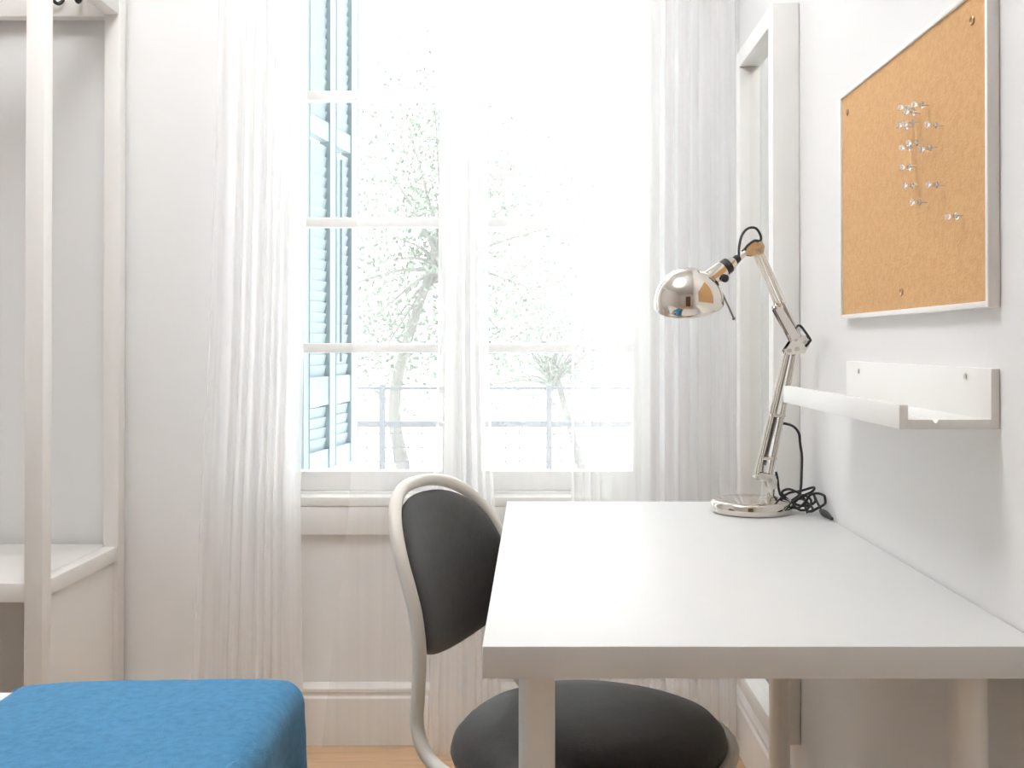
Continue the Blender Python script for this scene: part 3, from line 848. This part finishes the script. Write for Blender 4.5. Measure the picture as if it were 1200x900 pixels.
# lamp holder along its own axis
ha, hb = at(866.5, 301.5, HD+.006), at(834, 325, HD-.004)
hx = (hb-ha); HLn = hx.length; hx.normalize()
def seg_l(prof, nm, mk): bm = B(); lathe(bm, prof, ha, hx, 24); obj(nm, bm, M[mk], lp)
seg_l([(0, 0), (.0055, 0), (.0075, .004), (.0080, .012), (0, .012)], 'cord_cap', 'black')
seg_l([(0, .012), (.0085, .012), (.0095, .014), (.0100, .024), (0, .024)], 'holder_neck', 'nickel')
seg_l([(0, .024), (.0140, .024), (.0148, .026), (.0148, .036), (.0138, .038), (0, .038)], 'holder_ring', 'black')
seg_l([(0, .038), (.0150, .038), (.0160, .041), (.0165, HLn), (.0165, HLn+.006), (0, HLn+.006)], 'holder', 'nickel')
bm = B(); c = at(849, 326, HD-.012); lathe(bm, [(0, -.005), (.007, -.005), (.0075, .004), (.004, .007), (0, .007)], c, (.3, -1, -.2), 12); obj('wing_nut', bm, M['black'], lp)
# dome shade, open downwards and away from the camera
R = .0632; dc = at(807.5, 353, 1.862); da = Vector((.13, .40, -.905)).normalized()
prof = []
for k in range(0, 15):
    a = PI/2*k/14; prof.append((R*math.sin(a), -R*math.cos(a)*.98))
prof += [(R+.0004, .004), (R+.0012, .0055), (R+.0004, .007), (R-.0008, .006)]
inner = [((R-.0015)*math.sin(PI/2*k/14), -(R-.0015)*math.cos(PI/2*k/14)*.98) for k in range(14, -1, -1)]
bm = B(); lathe(bm, prof+inner, dc, da, 56); shade = obj('shade', bm, M['nickel'], lp, ang=60)
# bulb inside
bm = B(); bc = dc+(at(834, 325, HD)-dc)*.30
lathe(bm, [(0, -.030), (.010, -.030), (.012, -.018), (.021, -.002), (.022, .008), (.016, .020), (0, .025)], bc, (dc-at(834, 325, HD)).normalized()*.6+da*.4, 20); obj('bulb', bm, M['bulb'], lp)
bm = B(); tube(bm, [at(842, 333, HD-.012), at(845, 340, HD-.016), at(859.5, 372, HD-.03)], .0017, 8); lathe(bm, [(0, -.003), (.003, -.0018), (.003, .0018), (0, .003)], at(860, 373.5, HD-.03), (.4, 0, -1), 10); obj('tilt_lever', bm, M['spring'], lp)

# cord: loop at the head, loop at the elbow, coil on the desk
CR = .0024
bm = B(); tube(bm, catmull([at(866, 302, HD+.006), at(866.5, 288, HD+.01), at(870, 275, 1.885), at(877, 267.5, 1.89), at(886, 267.5, 1.89), at(891.5, 276, 1.892), at(891, 282, 1.892), at(884, 282, 1.892), at(876, 288, 1.892), at(873, 293, 1.893)], 8), CR, 8); obj('head_cord', bm, M['black'], lp)
bm = B(); tube(bm, catmull([at(930, 388, 1.94), at(932, 384.5, 1.938), at(936, 381.5, 1.938), at(940, 384, 1.938), at(949, 397, 1.94), at(949, 400, 1.94), at(944, 406, 1.942)], 6), CR, 8); obj('elbow_cord', bm, M['black'], lp)
pile = []
rc = random.Random(3)
def desk_pt(px, py, h):
    """point h above the desk top that is seen at a pixel"""
    d = (EYE-DZ-h)*F/(py-VY); return at(px, py, d)
cord = [at(913, 496, 1.965), at(921, 496.5, 1.968), at(930, 500, 1.985), at(936, 508, 1.995), at(937.5, 520, 2.0), at(939.5, 535, 2.0), at(939, 555, 1.995), at(938, 572, 1.985)]
bm = B(); tube(bm, catmull(cord+[at(936, 580, 1.97), at(928, 586, 1.96)], 6), CR+.0002, 8); obj('riser_cord', bm, M['black'], lp)
coil = [at(909, 553, 1.968), at(911, 562, 1.972), at(912.5, 574, 1.985), at(916, 581, 1.99)]
loops = [(926, 577, 1.985, .012), (938, 575, 1.97, .03), (953, 571, 1.955, .03), (951, 576, 1.945, .02), (936, 583, 1.94, .02), (926, 592, 1.94, .005), (935, 595, 1.93, .004), (944, 587, 1.93, .02), (949, 580, 1.925, .02), (958, 578, 1.915, .02), (967, 582, 1.905, .02), (966, 590, 1.90, .01), (958, 595, 1.90, .01), (950, 599, 1.905, .003), (944, 596, 1.91, .01), (943, 586, 1.94, .02), (936, 578, 1.96, .02), (924, 573, 1.985, .02), (916, 577, 1.99, .02), (924, 586, 1.975, .01), (936, 592, 1.95, .008), (948, 592, 1.93, .006), (955, 587, 1.915, .015), (953, 579, 1.925, .02), (957, 588, 1.91, .012), (961, 595, 1.89, .008)]
def clampdesk(p):
    p.z = max(p.z, DZ+CR+.0005); p.x = min(p.x, XR-.004); return p
bm = B(); tube(bm, [clampdesk(p) for p in catmull(coil+[at(a, b_, d) for a, b_, d, h in loops], 6)], CR, 8); obj('coiled_cord', bm, M['black'], lp)
bm = B(); tube(bm, [clampdesk(p) for p in catmull([at(916, 581, 1.99), at(922, 590, 1.965), at(931, 588, 1.955), at(940, 580, 1.95), at(950, 586, 1.925), at(946, 596, 1.915), at(936, 597, 1.92), at(929, 589, 1.945), at(938, 584, 1.945), at(947, 590, 1.925), at(952, 597, 1.905), at(944, 600, 1.905)], 6)], CR, 8); obj('coiled_cord', bm, M['black'], lp)
p0, p1 = clampdesk(at(961, 595, 1.89)), clampdesk(at(975, 609, 1.845))
p0.z = DZ+.013; p1.z = DZ+.005; p0.x = min(p0.x, XR-.010); p1.x = min(p1.x, XR-.008)
bm = B(); tube(bm, catmull([p0, p0.lerp(p1, .25), p0.lerp(p1, .6), p1], 4), lambda k: .0030+.0035*math.sin(PI*min(1, k*1.05))**1, 10); obj('cord_plug', bm, M['black'], lp)

# ------------------------------------------------------------------ ceiling lamp
# The polished shade mirrors one lamp on the ceiling; the mirrored ray meets the ceiling near (-.66, 1.40).
def ceiling_lamp(x, y, label):
    z = ZC-.20
    t = thing('ceiling_lamp_offscreen', label, 'ceiling lamp', (x, y, ZC))
    bm = B(); lathe(bm, [(0, 0), (.05, 0), (.05, -.012), (.012, -.03), (0, -.03)], (x, y, ZC), (0, 0, 1), 24); obj('ceiling_rose', bm, M['trim'], t)
    for k in range(3):
        a = 2*PI*k/3; bm = B(); tube(bm, [(x, y, ZC-.028), (x+.20*math.cos(a), y+.20*math.sin(a), z+.02)], .0018, 6); obj('wire', bm, M['steel'], t)
    bm = B(); lathe(bm, [(0, -.075), (.10, -.068), (.18, -.03), (.215, .02), (.218, .026), (.21, .026), (.17, -.02), (.09, -.055), (0, -.06)], (x, y, z), (0, 0, 1), 40); obj('bowl_offscreen', bm, M['opal'], t)
    bm = B(); lathe(bm, [(.195, .012), (.12, .016), (0, .018)], (x, y, z), (0, 0, 1), 40); obj('diffuser_offscreen', bm, M['lampglow'], t)
ceiling_lamp(-.66, 1.40, 'glowing opal glass bowl lamp hung close under the ceiling over the bed')
